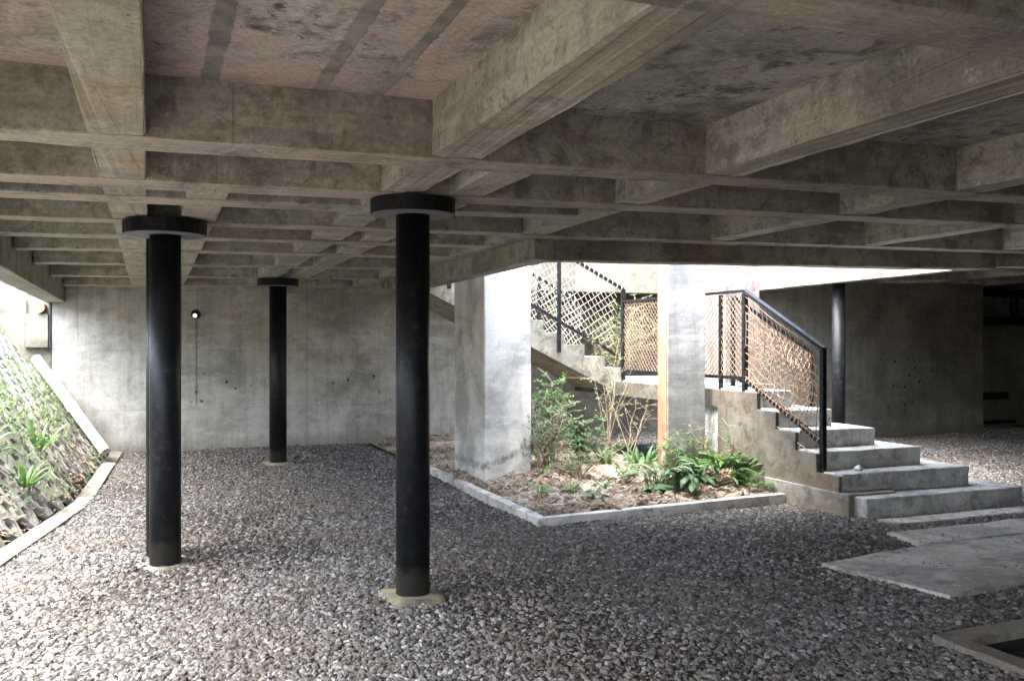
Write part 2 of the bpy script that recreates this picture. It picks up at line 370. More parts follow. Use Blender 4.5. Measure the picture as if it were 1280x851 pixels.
# ------------------------------------------------------------------ ceiling: slab, main beams, cross beams, edge beams
ceil = thing('ceiling', 'coffered raw concrete ceiling slab on crossing beams with pinkish stained panels', 'ceiling', (0,0,0))
sl = MB()
for (x0,x1,y0,y1) in ((XL-.24,OX0+.1,YB,YF),(OX0+.1,OX1+.1,YB,OY0+.1),(OX1+.1,XR,YB,YF),(OX0+.1,OX1+.1,OY1+.32,YF)):
    sl.box(x0,x1,y0,y1,.28,.46,cz)
sl.build('slab', M['slab'], ceil)
def cbeam(name, mat, x0,x1,y0,y1,z0=0,z1=.30):
    b = MB(); b.box(x0,x1,y0,y1,z0,z1,cz); return b.build(name, mat, ceil, rough=.2, bevel=.005)
NB = .008
LB = XL+.012
ay = [(-2.6,-2.35),(-.35,-.1),(1.86,2.10),(4.16,4.41),(5.20,5.46)]
for y0,y1 in ay: cbeam('cross_beam', M['cross'], LB,XR,y0,y1)
for y0,y1 in [(5.76,6.0),(6.78,7.0)]: cbeam('cross_beam', M['cross'], LB,2.885,y0,y1)
for y0,y1 in [(7.71,7.93),(8.76,8.98),(10.16,10.38),(11.81,12.03),(13.50,13.72)]: cbeam('cross_beam', M['cross'], LB,3.0,y0,y1)
for y0,y1 in [(8.9,9.15),(10.6,10.8),(12.6,12.8)]: cbeam('cross_beam', M['cross'], OX1+.24,XR,y0,y1)
cbeam('cross_beam', M['cross'], 2.885, XR, 6.86, OY0-.004, -.004)
for x0,x1,y0,y1 in [(-.25,-.02,YB,YW),(1.285,1.545,YB,YW),(2.89,3.13,YB,YW),(4.81,5.05,YB,OY0-.1),(6.67,6.91,YB,OY0-.1),(8.62,8.86,YB,YW),(10.55,10.8,YB,YF),(12.5,12.75,YB,YF),(14.4,14.65,YB,YF),
                    (.20,.44,5.35,YW),(1.715,1.95,4.3,YW)]:
    cbeam('main_beam', M['beam'], x0,x1,y0,y1,NB)
cbeam('edge_beam', M['edge'], XL-.24,XL,YB,YW,-.215,.30)
cbeam('edge_beam', M['edge'], OX0+.02,OX0+.22,OY0,OY1+.1,-.187,.455)
cbeam('edge_beam', M['edge'], OX0+.225,OX1-.005,OY0,OY0+.2,-.185,.455)
cbeam('edge_beam', M['pale_wall'], OX1,OX1+.22,OY0,OY1+.1,-.17,.9)
cbeam('edge_beam', M['beam'], OX1+.225,XR,OY0+.01,OY0+.2,-.15,.3)

# ------------------------------------------------------------------ walls
def wall(name, label, mat, x0,x1,y0,y1,z0,z1, top_pl=False):
    b = MB()
    if top_pl:
        b.hexa([(x0,y0,z0),(x1,y0,z0),(x1,y1,z0),(x0,y1,z0),(x0,y0,pl(x0,y0)+z1),(x1,y0,pl(x1,y0)+z1),(x1,y1,pl(x1,y1)+z1),(x0,y1,pl(x0,y1)+z1)])
    else: b.box(x0,x1,y0,y1,z0,z1)
    return tag(b.build(name, mat, bevel=.006), label, 'wall')
wall('concrete_wall', 'long grey concrete back wall behind the black columns, with panel joints and pocks', M['wall'], -1.29,5.2,YW,YW+.25,-.3,.29,True)
wall('concrete_wall', 'back wall under the upper stair flight, painted brown to stand for its shade', M['shade_brown_wall'], 5.205,8.9,YW,YW+.25,-.3,.29,True)
wall('concrete_wall', 'sunlit pale concrete wall above the grassy bank, continuing left of the back wall', M['pale_wall'], -9,-1.30,YW+.02,YW+.3,-.3,2.9)
wall('concrete_wall', 'dim grey concrete wall with pock marks behind the lower steps at right', M['shade_grey_wall'], 8.88,13.84,11.40,11.65,-.3,-.004,True)
wall('concrete_wall', 'dark recessed wall with black pipes at the far right', M['shade_grey_wall'], 13.0,XR,12.6,12.85,-.3,.27,True)
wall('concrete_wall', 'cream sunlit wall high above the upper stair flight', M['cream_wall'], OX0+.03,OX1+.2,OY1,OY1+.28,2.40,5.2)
wall('concrete_wall', 'side wall closing the dark right end of the undercroft', M['shade_grey_wall'], XR,XR+.25,YB,YF,-.3,3.3)
wall('concrete_wall', 'wall behind the camera closing the undercroft', M['shade_grey_wall'], XL+1.2,XR,YB-.25,YB,-.3,3.3)

# ------------------------------------------------------------------ ground
def gz(x, y): return .030*mnoise.noise(Vector((x*.8,y*.8,0))) + .008*mnoise.noise(Vector((x*2.6,y*2.6,3)))
g = MB(); g.add([(-60,-60,-.06),(60,-60,-.06),(60,80,-.06),(-60,80,-.06)], [(0,1,2,3)])
kind(g.build('ground', M['ground']), 'structure')

def inside(p, poly):
    x,y = p; c = False
    for i in range(len(poly)):
        (x1,y1),(x2,y2) = poly[i], poly[i-1]
        if (y1>y) != (y2>y) and x < (x2-x1)*(y-y1)/(y2-y1)+x1: c = not c
    return c
def bank_x(y):                                 # foot of the bank
    pts = [(-4,-2.2),(2,-1.75),(5,-1.28),(7.28,-1.0),(8.36,-.80),(9.65,-.57),(11.94,-.48),(14.2,-.38)]
    for (a,xa),(b,xb) in zip(pts, pts[1:]):
        if y <= b: return xa+(xb-xa)*(y-a)/(b-a)
    return pts[-1][1]
PL = [(3.2,14.0),(3.2,10.3),(3.19,7.0),(6.1,7.22),(6.1,14.0)]            # planter
STEPS = [(5.98,6.15),(7.9,6.08),(7.9,9.0),(8.0,12),(5.98,12)]
S1 = [(6.06,5.82),(9.6,5.76),(9.6,6.0),(6.0,6.04)]
S2 = [(5.63,5.17),(9.6,5.12),(9.6,5.54),(5.68,5.60)]
S3 = [(4.45,4.99),(5.62,5.145),(9.6,5.095),(9.6,3.7),(5.5,4.1),(4.62,4.05)]
PIT = [(3.84,3.50),(5.3,3.56),(5.3,2.0),(3.84,2.0)]
blocked = [PL, STEPS, PIT]
soft = [S1, S2, S3]
# gravel bed sheet
def bed_ok(x, y):
    if x < bank_x(y)+.02: return False
    return not any(inside((x,y), p) for p in blocked)
NX, NY = 176, 172; X0, Y0, D = -2.3, -2.9, .1
verts = []; dens = []; faces = []
bg_ = MB()
idx = {}
for j in range(NY+1):
    for i in range(NX+1):
        x, y = X0+i*D, Y0+j*D
        idx[i,j] = len(verts); verts.append((x,y,gz(x,y)-.012))
        dist = x*st+y*ct; side = abs(x*ct-y*st)
        d = 0.0
        seen = dist > 2.2 and side < dist*.64+.6
        if (seen or (dist > -1.5 and x < 13)) and bed_ok(x,y):
            d = (3900 if dist < 6.5 else (3200 if dist < 9 else 2000)) if seen else 1300
            d *= max(.35, min(1.15, .95+1.5*mnoise.noise(Vector((x*.7,y*.7,21)))))
            for p in soft:
                if all(inside((x+ox,y+oy), p) for ox in (-.06,.06) for oy in (-.06,.06)): d *= .015
        dens.append(d)
for j in range(NY):
    for i in range(NX):
        x, y = X0+(i+.5)*D, Y0+(j+.5)*D
        if x > bank_x(y)-.25 and not inside((x,y), [(4.0,3.35),(5.2,3.4),(5.2,2.1),(4.0,2.1)]):
            faces.append((idx[i,j], idx[i+1,j], idx[i+1,j+1], idx[i,j+1]))
def mesh_obj(name, verts, faces, mat):
    me = bpy.data.meshes.new(name); me.from_pydata(verts, [], faces); me.materials.append(mat)
    o = bpy.data.objects.new(name, me); COL.objects.link(o); return o
bed = mesh_obj('gravel_bed', verts, faces, M['ground']); kind(bed, 'structure')
grv = mesh_obj('gravel', verts, faces, M['gravel']); kind(grv, 'stuff')
at = grv.data.attributes.new('dens', 'FLOAT', 'POINT'); at.data.foreach_set('value', dens)

def gn_scatter(o, n_shapes, mat, smin, smax, flat, dens_attr='dens', seed=1, rough=.55, zoff=.0, sub=1, keep=False):
    ng = bpy.data.node_groups.new(o.name+'_scatter', 'GeometryNodeTree')
    ng.interface.new_socket('Geometry', in_out='INPUT', socket_type='NodeSocketGeometry')
    ng.interface.new_socket('Geometry', in_out='OUTPUT', socket_type='NodeSocketGeometry')
    nn = ng.nodes; L = ng.links.new
    gi = nn.new('NodeGroupInput'); go = nn.new('NodeGroupOutput')
    dp = nn.new('GeometryNodeDistributePointsOnFaces'); dp.distribute_method = 'RANDOM'; dp.inputs['Seed'].default_value = seed
    L(gi.outputs[0], dp.inputs['Mesh'])
    na = nn.new('GeometryNodeInputNamedAttribute'); na.data_type = 'FLOAT'; na.inputs['Name'].default_value = dens_attr
    L(na.outputs['Attribute'], dp.inputs['Density'])
    jn = nn.new('GeometryNodeJoinGeometry')
    for k in range(n_shapes):
        ic = nn.new('GeometryNodeMeshIcoSphere'); ic.inputs['Radius'].default_value = 1; ic.inputs['Subdivisions'].default_value = sub+1
        sp = nn.new('GeometryNodeSetPosition'); L(ic.outputs[0], sp.inputs['Geometry'])
        ps = nn.new('GeometryNodeInputPosition')
        ad = nn.new('ShaderNodeVectorMath'); ad.operation = 'ADD'; L(ps.outputs[0], ad.inputs[0]); ad.inputs[1].default_value = (k*5.7, k*2.3+seed, k*9.1)
        nz = nn.new('ShaderNodeTexNoise'); nz.inputs['Scale'].default_value = .85; nz.inputs['Detail'].default_value = 1.5
        L(ad.outputs[0], nz.inputs['Vector'])
        sb = nn.new('ShaderNodeVectorMath'); sb.operation = 'SUBTRACT'; L(nz.outputs['Color'], sb.inputs[0]); sb.inputs[1].default_value = (.5,.5,.5)
        ml = nn.new('ShaderNodeVectorMath'); ml.operation = 'SCALE'; L(sb.outputs[0], ml.inputs[0]); ml.inputs['Scale'].default_value = rough*3.2
        L(ml.outputs[0], sp.inputs['Offset'])
        tr = nn.new('GeometryNodeTransform'); L(sp.outputs[0], tr.inputs['Geometry']); tr.inputs['Scale'].default_value = (1.15+.25*((k*37)%5)/5, .85, flat*(.8+.4*((k*53)%7)/7))
        sm = nn.new('GeometryNodeSetMaterial'); L(tr.outputs[0], sm.inputs['Geometry']); sm.inputs['Material'].default_value = mat
        ss = nn.new('GeometryNodeSetShadeSmooth'); L(sm.outputs[0], ss.inputs[0]); ss.inputs['Shade Smooth'].default_value = False
        g2 = nn.new('GeometryNodeGeometryToInstance'); L(ss.outputs[0], g2.inputs[0]); L(g2.outputs[0], jn.inputs[0])
    io = nn.new('GeometryNodeInstanceOnPoints'); L(dp.outputs['Points'], io.inputs['Points']); L(jn.outputs[0], io.inputs['Instance'])
    io.inputs['Pick Instance'].default_value = True
    rr = nn.new('FunctionNodeRandomValue'); rr.data_type = 'FLOAT_VECTOR'; rr.inputs[0].default_value = (-.5,-.5,0); rr.inputs[1].default_value = (.5,.5,6.28); rr.inputs['Seed'].default_value = 3+seed
    L(rr.outputs[0], io.inputs['Rotation'])
    rs = nn.new('FunctionNodeRandomValue'); rs.data_type = 'FLOAT'; rs.inputs[2].default_value = 0; rs.inputs[3].default_value = 1; rs.inputs['Seed'].default_value = 5+seed
    pw = nn.new('ShaderNodeMath'); pw.operation = 'POWER'; L(rs.outputs[1], pw.inputs[0]); pw.inputs[1].default_value = 2.3
    mr = nn.new('ShaderNodeMapRange'); L(pw.outputs[0], mr.inputs[0]); mr.inputs[3].default_value = smin; mr.inputs[4].default_value = smax
    L(mr.outputs[0], io.inputs['Scale'])
    sa = nn.new('GeometryNodeStoreNamedAttribute'); sa.data_type = 'FLOAT'; sa.domain = 'INSTANCE'; sa.inputs['Name'].default_value = 'tone'
    rt = nn.new('FunctionNodeRandomValue'); rt.data_type = 'FLOAT'; rt.inputs['Seed'].default_value = 9+seed
    L(io.outputs[0], sa.inputs['Geometry']); L(rt.outputs[1], sa.inputs['Value'])
    L(sa.outputs[0], go.inputs[0])
    md = o.modifiers.new('scatter', 'NODES'); md.node_group = ng
gn_scatter(grv, 9, M['gravel'], .006, .0215, .8, rough=.5)

# ------------------------------------------------------------------ paving strips, pit
def slabp(poly, z, label):
    b = MB(); b.prism(poly, -.05, z); o = b.build('path', M['paving'], rough=.12, bevel=.004); kind(o, 'structure'); return o
slabp(S1, .018, ''); slabp(S2, .019, ''); slabp(S3, .022, '')
pit = thing('sump_pit', 'open dark sump with a raised concrete rim in the bottom right corner', 'sump', (4.5,2.8,0))
b = MB()
b.box(3.86,5.3,3.36,3.50,-.9,.045); b.box(3.86,3.99,2.0,3.357,-.9,.042)
b.build('rim', M['rim'], pit, bevel=.006, rough=.2)
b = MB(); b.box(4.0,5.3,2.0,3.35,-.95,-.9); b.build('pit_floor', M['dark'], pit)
b = MB(); b.box(3.992,5.3,3.345,3.358,-.9,.0); b.box(3.992,4.004,2.0,3.343,-.9,.0); b.build('pit_shade_lining', M['dark'], pit)  # black sheets on the pit walls, painted in place of shade

# ------------------------------------------------------------------ black columns
def column(name, label, x, y, r, capr=.27, cap=True, foot=.27, foot_rot=0, top=None):
    t = thing(name, label, 'column', (x,y,0), 'black steel columns under the ceiling' if cap else None)
    zt = (top or pl(x,y)-.004)
    b = MB(); b.lathe([(0,-.1),(r,-.1),(r,zt-(.09 if cap else 0)),(0,zt-(.09 if cap else 0))], (x,y,0), 40); o = b.build('shaft', M['black'], t)
    if cap:
        b = MB(); z0 = zt-.095
        b.lathe([(capr-.004,z0),(capr,z0+.003),(capr,zt-.003),(capr-.004,zt),(0,zt)], (x,y,0), 28, False); b.build('capital', M['black'], t)
        b = MB(); b.lathe([(r*.9,z0-.002),(capr-.006,z0-.002),(capr-.006,z0+.004)], (x,y,0), 28, False)
        b.lathe([(r+.012,z0-.004),(r+.012,z0+.011)], (x,y,0), 40)
        b.build('capital_underside', M['disc'], t)
    if foot:
        b = MB(); n = 22
        ring = []
        for k in range(n):
            a = 2*math.pi*k/n; q = foot/max(abs(math.cos(a)),abs(math.sin(a)))*(.94+.1*rnd.random())
            q = min(q, foot*1.36)
            ring.append((x+q*math.cos(a+foot_rot), y+q*math.sin(a+foot_rot)))
        vs = [(px,py,-.02) for px,py in ring]+[((px-x)*.9+x,(py-y)*.9+y,.008+.01*rnd.random()) for px,py in ring]+[(x,y,.024)]
        fs = [(k,(k+1)%n,(k+1)%n+n,k+n) for k in range(n)]+[(k+n,(k+1)%n+n,2*n) for k in range(n)]
        b.add(vs, fs, True); b.build('footing', M['footing'], t)
    return t
column('steel_column', 'round black steel column nearest the centre, standing in a square mortar pad', 1.54,5.40, .107, .268, foot=.185, foot_rot=.1)
column('steel_column', 'round black steel column at left with a pale disc underside at its top', .10,6.80, .107, .285, foot=.17, foot_rot=.5)
column('steel_column', 'smaller looking black steel column in front of the long back wall', 1.57,12.0, .112, .268, foot=.2, foot_rot=.2)
column('steel_column', 'black steel column behind the lower steps against the dim right wall', 8.86,9.60, .09, cap=False, foot=0, top=2.5)
column('steel_pipe', 'black pipe standing right behind the left black column', .07,7.12, .10, cap=False, foot=0)['category'] = 'pipe'

# ------------------------------------------------------------------ concrete pillars in the stairwell
def pillar(label, faces, top, mat, extra=None):
    t = thing('concrete_pillar', label, 'pillar', ((faces[0]+faces[1])/2,(faces[2]+faces[3])/2,0))
    b = MB(); b.box(faces[0],faces[1],faces[2],faces[3],-.1,top); b.build('shaft', mat, t, bevel=.012, rough=.3)
    return t
pillar('broad pale concrete pillar with a cracked soil line near its foot', (3.38,3.94,9.02,10.05), 6.2, M['pillar'])
p2 = pillar('grey weathered concrete pillar with an orange side, rising from the planting', (5.34,5.84,8.42,8.62), 6.2, M['pillar_dirty'])
b = MB(); b.box(5.331,5.339,8.435,8.615,-.05,6.19); b.build('orange_face', M['form_face'], p2)
pillar('white topped concrete pillar with a pinkish shaft behind the rope netting', (6.77,7.30,9.32,9.75), 6.2, M['pink_pillar'])

# ------------------------------------------------------------------ stairs
LZ = 1.08
lo = thing('concrete_stairs', 'grey concrete steps fanning down from the landing to the gravel at right', 'stairs', (6.9,7.4,0))
rx = [7.96,7.59,7.27,6.96,6.66,6.42]
for k in range(5):
    b = MB(); y0 = 6.15+.3*k
    b.hexa([(6.0+.001*k,y0,-.1 if k == 0 else .18*k-.02),(rx[k],y0-.035,-.1 if k == 0 else .18*k-.02),(rx[k],9.0,-.1 if k == 0 else .18*k-.02),(6.0+.001*k,9.0,-.1 if k == 0 else .18*k-.02),
            (6.0+.001*k,y0,.18*(k+1)),(rx[k],y0-.035,.18*(k+1)),(rx[k],9.0,.18*(k+1)),(6.0+.001*k,9.0,.18*(k+1))])
    b.build('step', M['stair'], lo, bevel=.009, rough=.09)
b = MB(); b.box(6.005,6.42,7.65,9.0,.88,LZ); b.box(6.005,7.25,9.003,12.0,.88,LZ-.002); b.build('landing', M['stair'], lo, bevel=.008, rough=.3)
# stringer face on the planting side
b = MB()
prof = [(6.34,-.1),(6.34,.165)]
for k in range(1,6):
    prof += [(6.15+.3*k,.18*k-.015),(6.15+.3*k,.18*(k+1)-.015)]
prof[-1] = (7.65,.94)
prof += [(7.65,1.065),(12.0,1.065),(12.0,.87),(8.35,.87),(8.35,-.1)]
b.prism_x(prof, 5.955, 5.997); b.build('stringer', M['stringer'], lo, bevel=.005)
b = MB(); b.box(5.93,6.5,6.3,8.3,-.1,.20); b.box(6.05,6.6,8.38,8.62,-.1,.87)
b.build('base', M['stair_base'], lo, bevel=.01, rough=.1)

up = thing('concrete_stairs', 'pale upper stair flight with sloping soffit climbing left behind the pillars', 'stairs', (4.8,11.4,LZ))
b = MB(); top = []; g_, r_ = .31, .164
xs = 6.14
for k in range(1,11):
    top += [(xs-g_*(k-1), LZ+r_*(k-1)), (xs-g_*(k-1), LZ+r_*k)]
xe = xs-g_*10
top += [(xe, LZ+r_*10)]
bot = [(xe, LZ+r_*10-.36), (6.02, .90), (xs, .90)]
b.prism_y(top+bot, 10.80, 11.98); b.build('flight', M['flight'], up, bevel=.006)

# ------------------------------------------------------------------ railings
def net(P00, P10, P01, P11, cell, r, mat, parent, sag=.03, seed=0, ortho=False):
    """diagonal rope mesh on a four-sided frame, every strand a thin rope; sagging and out of plane"""
    P00, P10, P01, P11 = map(Vector, (P00,P10,P01,P11))
    W = (P10-P00).length; H = (P01-P00).length
    nrm = (P10-P00).cross(P01-P00).normalized()
    def pt(u, v):
        p = P00*(1-u)*(1-v)+P10*u*(1-v)+P01*(1-u)*v+P11*u*v
        n = mnoise.noise_vector(Vector((u*W*2.3+seed, v*H*2.3, seed)))*.8 + mnoise.noise_vector(Vector((u*W*9, v*H*9+seed, 4)))*.35
        e = min(1, 8*min(u,1-u,v,1-v)+.15)
        return p + n*sag*e + nrm*(sag*1.2*math.sin(math.pi*u)*math.sin(math.pi*v)) + Vector((0,0,-sag*.8*math.sin(math.pi*u)*e))
    b = MB()
    if ortho:
        nu, nv = max(2,int(W/cell)), max(2,int(H/cell))
        for i in range(nu+1): b.tube([pt(i/nu, j/(nv*2)) for j in range(nv*2+1)], r, 4, False)
        for j in range(nv+1): b.tube([pt(i/(nu*2), j/nv) for i in range(nu*2+1)], r, 4, False)
    else:
        c = cell*math.sqrt(2); nn = int((W+H)/c)
        for sgn in (0,1):
            for k in range(-1, nn+1):
                s0 = (k+.5)*c
                pts = []
                steps = max(2, int(H/(c/2)))
                for i in range(steps+1):
                    v = i/steps*H; u = s0 - v
                    if -1e-6 <= u <= W: pts.append((u/W if sgn == 0 else 1-u/W, v/H))
                if len(pts) > 1: b.tube([pt(*q) for q in pts], r, 4, False)
    return b.build('rope_net', mat, parent)
def lash(p0, p1, step, parent, w=.03, mat='rope_white'):
    p0, p1 = Vector(p0), Vector(p1); d = p1-p0; n = int(d.length/step); dn = d.normalized()
    up_ = Vector((0,0,1)); a = dn.cross(up_)
    if a.length < .1: a = Vector((1,0,0))
    a.normalize(); c = a.cross(dn).normalized()
    b = MB(); pts = []; m_ = n*8                       # one rope wound round the rail
    for k in range(m_+1):
        t = 2*math.pi*k/8; q = p0 + d*(k/m_) + dn*(step*.3*math.sin(t))
        pts.append(q + a*(w*math.cos(t)) + c*(w*math.sin(t)))
    b.tube(pts, .008, 4, False)
    return b.build('rope_lashing', M[mat], parent)
def barobj(name, p0, p1, w, parent, h=None):
    b = MB(); b.bar(p0, p1, w, h); return b.build(name, M['steel'], parent, bevel=.003)

RX = 6.02
P2t, P2b = (RX,6.73,1.53), (RX,6.73,.25)
P1t, P1b = (RX,7.94,2.14), (RX,7.94,.95)
P3t, P3b = (RX,10.62,2.16), (RX,10.62,1.0)
r1 = thing('stair_railing', 'black railing with sagging rope net along the lower steps and landing edge', 'railing', (RX,7.9,LZ))
barobj('post', P2b, P2t, .05, r1); barobj('post', P1b, P1t, .05, r1)
barobj('post', (RX,8.38,1.0), (RX,8.38,2.14), .04, r1); barobj('post', P3b, P3t, .05, r1)
barobj('top_rail', (RX,6.71,1.535), (RX,7.95,2.165), .06, r1, .035); barobj('top_rail', (RX,7.95,2.165), P3t, .05, r1, .03)
barobj('bottom_rail', (RX,6.73,.62), (RX,7.94,1.21), .04, r1); barobj('bottom_rail', (RX,7.94,1.21), (RX,10.62,1.21), .035, r1)
net((RX-.01,6.76,.66),(RX-.01,7.92,1.23),(RX-.01,6.76,1.50),(RX-.01,7.92,2.10), .078, .0052, M['rope'], r1, .10, 2, True)
net((RX-.01,7.96,1.23),(RX-.01,10.6,1.23),(RX-.01,7.96,2.12),(RX-.01,10.6,2.14), .052, .0044, M['rope'], r1, .024, 5)
lash((RX,6.75,.63), (RX,7.92,1.20), .06, r1, .028, 'rope')
pass
b = MB(); b.tube([(RX-.04,7.94,1.06),(RX-.05,7.5,.80),(RX-.04,6.95,.56),(RX-.03,6.74,.45)], .004, 5); b.build('loose_rope', M['rope_white'], r1)

r2 = thing('stair_railing', 'short sloping railing with rope net on the far side of the lower steps', 'railing', (7.3,8.94,.7))
barobj('post', (6.6,8.94,.9), (6.6,8.94,2.15), .045, r2); barobj('post', (7.82,8.94,.2), (7.82,8.94,1.46), .045, r2)
barobj('top_rail', (6.6,8.94,2.16), (7.82,8.94,1.47), .05, r2, .03); barobj('bottom_rail', (6.6,8.94,1.20), (7.82,8.94,.5), .035, r2)
net((6.62,8.93,1.22),(7.8,8.93,.53),(6.62,8.93,2.12),(7.8,8.93,1.44), .055, .0065, M['rope'], r2, .085, 9)

def upx(x, dz): return LZ + (xs-x)/g_*r_ + dz
r3 = thing('stair_railing', 'black near-side railing of the upper flight with a post fixed to the stair side', 'railing', (4.8,10.75,LZ))
YA = 10.76; xa, xb = 6.10, 3.5
barobj('top_rail', (xa,YA,upx(xa,1.24)), (xb,YA,upx(xb,1.18)), .05, r3, .035)
barobj('bottom_rail', (xa-.1,YA,upx(xa-.1,.26)), (xb,YA,upx(xb,.26)), .04, r3)
for px_ in (5.11, 3.55): barobj('post', (px_,YA,upx(px_,-.16)), (px_,YA,upx(px_,1.18)), .045, r3)
barobj('post', (xa,YA,LZ), (xa,YA,upx(xa,1.24)), .05, r3); barobj('post', (4.64,YA,upx(4.64,.1)), (4.64,YA,upx(4.64,1.18)), .045, r3)
net((xa-.1,YA-.005,upx(xa-.1,.30)),(xb+.05,YA-.005,upx(xb+.05,.30)),(xa-.1,YA-.005,upx(xa-.1,1.19)),(xb+.05,YA-.005,upx(xb+.05,1.15)), .082, .0042, M['rope_white'], r3, .02, 14)
lash((xa,YA,upx(xa,1.24)), (xb,YA,upx(xb,1.18)), .08, r3, .036)
r4 = thing('stair_railing', 'far railing of the upper flight with white rope lashings and dense netting', 'railing', (4.8,12.0,LZ))
YC = 11.96
barobj('top_rail', (5.98,YC,upx(5.98,1.06)), (3.5,YC,upx(3.5,1.06)), .05, r4, .035)
barobj('bottom_rail', (6.1,YC,upx(6.1,.14)), (3.5,YC,upx(3.5,.14)), .04, r4)
for px_ in (6.08,5.35,4.55): barobj('post', (px_,YC,upx(px_,-.1)), (px_,YC,upx(px_,1.06)), .045, r4)
net((6.1,YC-.01,upx(6.1,.15)),(3.55,YC-.01,upx(3.55,.15)),(6.1,YC-.01,upx(6.1,1.02)),(3.55,YC-.01,upx(3.55,1.02)), .07, .0055, M['rope_white'], r4, .06, 21)
lash((5.98,YC,upx(5.98,1.06)), (3.5,YC,upx(3.5,1.06)), .10, r4, .036)

# ------------------------------------------------------------------ planter
b = MB()
b.prism([(3.11,6.955),(6.12,7.185),(6.12,7.275),(3.21,7.05)], -.06, .075)
b.prism([(3.11,6.957),(3.208,7.052),(3.235,11.4),(3.145,11.4)], -.06, .073)
tag(b.build('planter_kerb', M['kerb'], bevel=.006, rough=.22), 'thin pale concrete kerb edging the planting bed below the stairs', 'kerb')
def sz(x, y):
    h = .06 + .055*mnoise.noise(Vector((x*1.1,y*1.1,7))) + .05*abs(mnoise.noise(Vector((x*4.3,y*4.3,1)))) + .03*mnoise.noise(Vector((x*11,y*11,2)))
    h += .10*math.exp(-((x-3.9)**2+(y-9.1)**2)/.35)
    e = min(x-3.2, y-7.05-(x-3.2)*.075)
    return h*min(1, .45+e*1.6)
n1, n2 = 120, 240; vs = []; fs = []
for j in range(n2+1):
    for i in range(n1+1):
        x = 3.2+2.8*i/n1; y = 7.03+(x-3.2)*.075+6.9*j/n2*(1-.03)
        vs.append((x,y,sz(x,y)))
for j in range(n2):
    for i in range(n1): fs.append((j*(n1+1)+i, j*(n1+1)+i+1, (j+1)*(n1+1)+i+1, (j+1)*(n1+1)+i))
bedo = mesh_obj('soil', vs, fs, M['soil']); kind(bedo, 'structure'); bedo.data.polygons.foreach_set('use_smooth', [True]*len(fs))
# clods and litter
cl = mesh_obj('soil_clods', vs, fs, M['soil']); kind(cl, 'stuff')
a_ = cl.data.attributes.new('dens','FLOAT','POINT'); a_.data.foreach_set('value', [420*max(0,min(1,.5+2.2*mnoise.noise(Vector((v[0]*1.7,v[1]*1.7,5))))) if v[1] < 11 else 60 for v in vs])
gn_scatter(cl, 5, M['soil'], .012, .055, .8, seed=4, rough=.7)

def leaf(b, base, az, el, ln, wd, droop=.6, n=4, fold=.25, roll=0):
    """one pointed blade, curving down along its length"""
    p = Vector(base); a = az; e = el; side = Vector((-math.sin(a), math.cos(a), 0)); prev = None; vs = []; fs = []
    for i in range(n+1):
        t = i/n; w = wd*(math.sin(math.pi*min(1,(t*.86+.12)))**.8) if i < n else .001
        d = Vector((math.cos(a)*math.cos(e), math.sin(a)*math.cos(e), math.sin(e)))
        nr = d.cross(side)*-1
        vs += [p+side*(w/2)+nr*(w*fold), p, p-side*(w/2)+nr*(w*fold)]
        p = p + d*(ln/n); e -= droop/n*(.6+t)
    for i in range(n):
        k = i*3; fs += [(k,k+1,k+4,k+3),(k+1,k+2,k+5,k+4)]
    b.add(vs, fs, True)
litter = MB()
for _ in range(1500):
    x, y = rnd.uniform(3.25,5.95), rnd.uniform(7.15,11.5)
    if mnoise.noise(Vector((x*1.3,y*1.3,9))) < -.05: continue
    leaf(litter, (x,y,sz(x,y)+.012), rnd.uniform(0,6.28), rnd.uniform(-.2,.5), rnd.uniform(.03,.075), rnd.uniform(.015,.035), rnd.uniform(-.8,1.2), 3)
kind(litter.build('leaf_litter', M['leaf_dry']), 'stuff')
for (x,y,s) in ((4.6,8.0,.05),(5.2,7.6,.035)): pass

def arching_plant(name, label, x, y, n, ln, wd, mat, spread=.06, el=(.7,1.4), droop=(.9,2.0), stalk=.0, z=None, group=None, cat='plant'):
    z = sz(x,y) if z is None else z
    t = thing(name, label, cat, (x,y,z), group)
    b = MB(); s_ = MB()
    for i in range(n):
        a = rnd.uniform(0,6.28); q = rnd.random()*spread
        p = Vector((x+q*math.cos(a), y+q*math.sin(a), z))
        l_ = ln*rnd.uniform(.6,1.15); e = rnd.uniform(*el)
        if stalk:
            top_ = p + Vector((math.cos(a)*.35, math.sin(a)*.35, 1))*stalk*rnd.uniform(.4,1.1)
            s_.tube([p, (p+top_)/2+Vector((0,0,.02)), top_], .004, 4, False); p = top_; e -= .5
        leaf(b, p, a+rnd.uniform(-.4,.4), e, l_, wd*rnd.uniform(.7,1.2), rnd.uniform(*droop), 5)
    b.build('foliage', mat, t)
    if stalk: s_.build('stem', M['leaf_mid'], t)
    return t
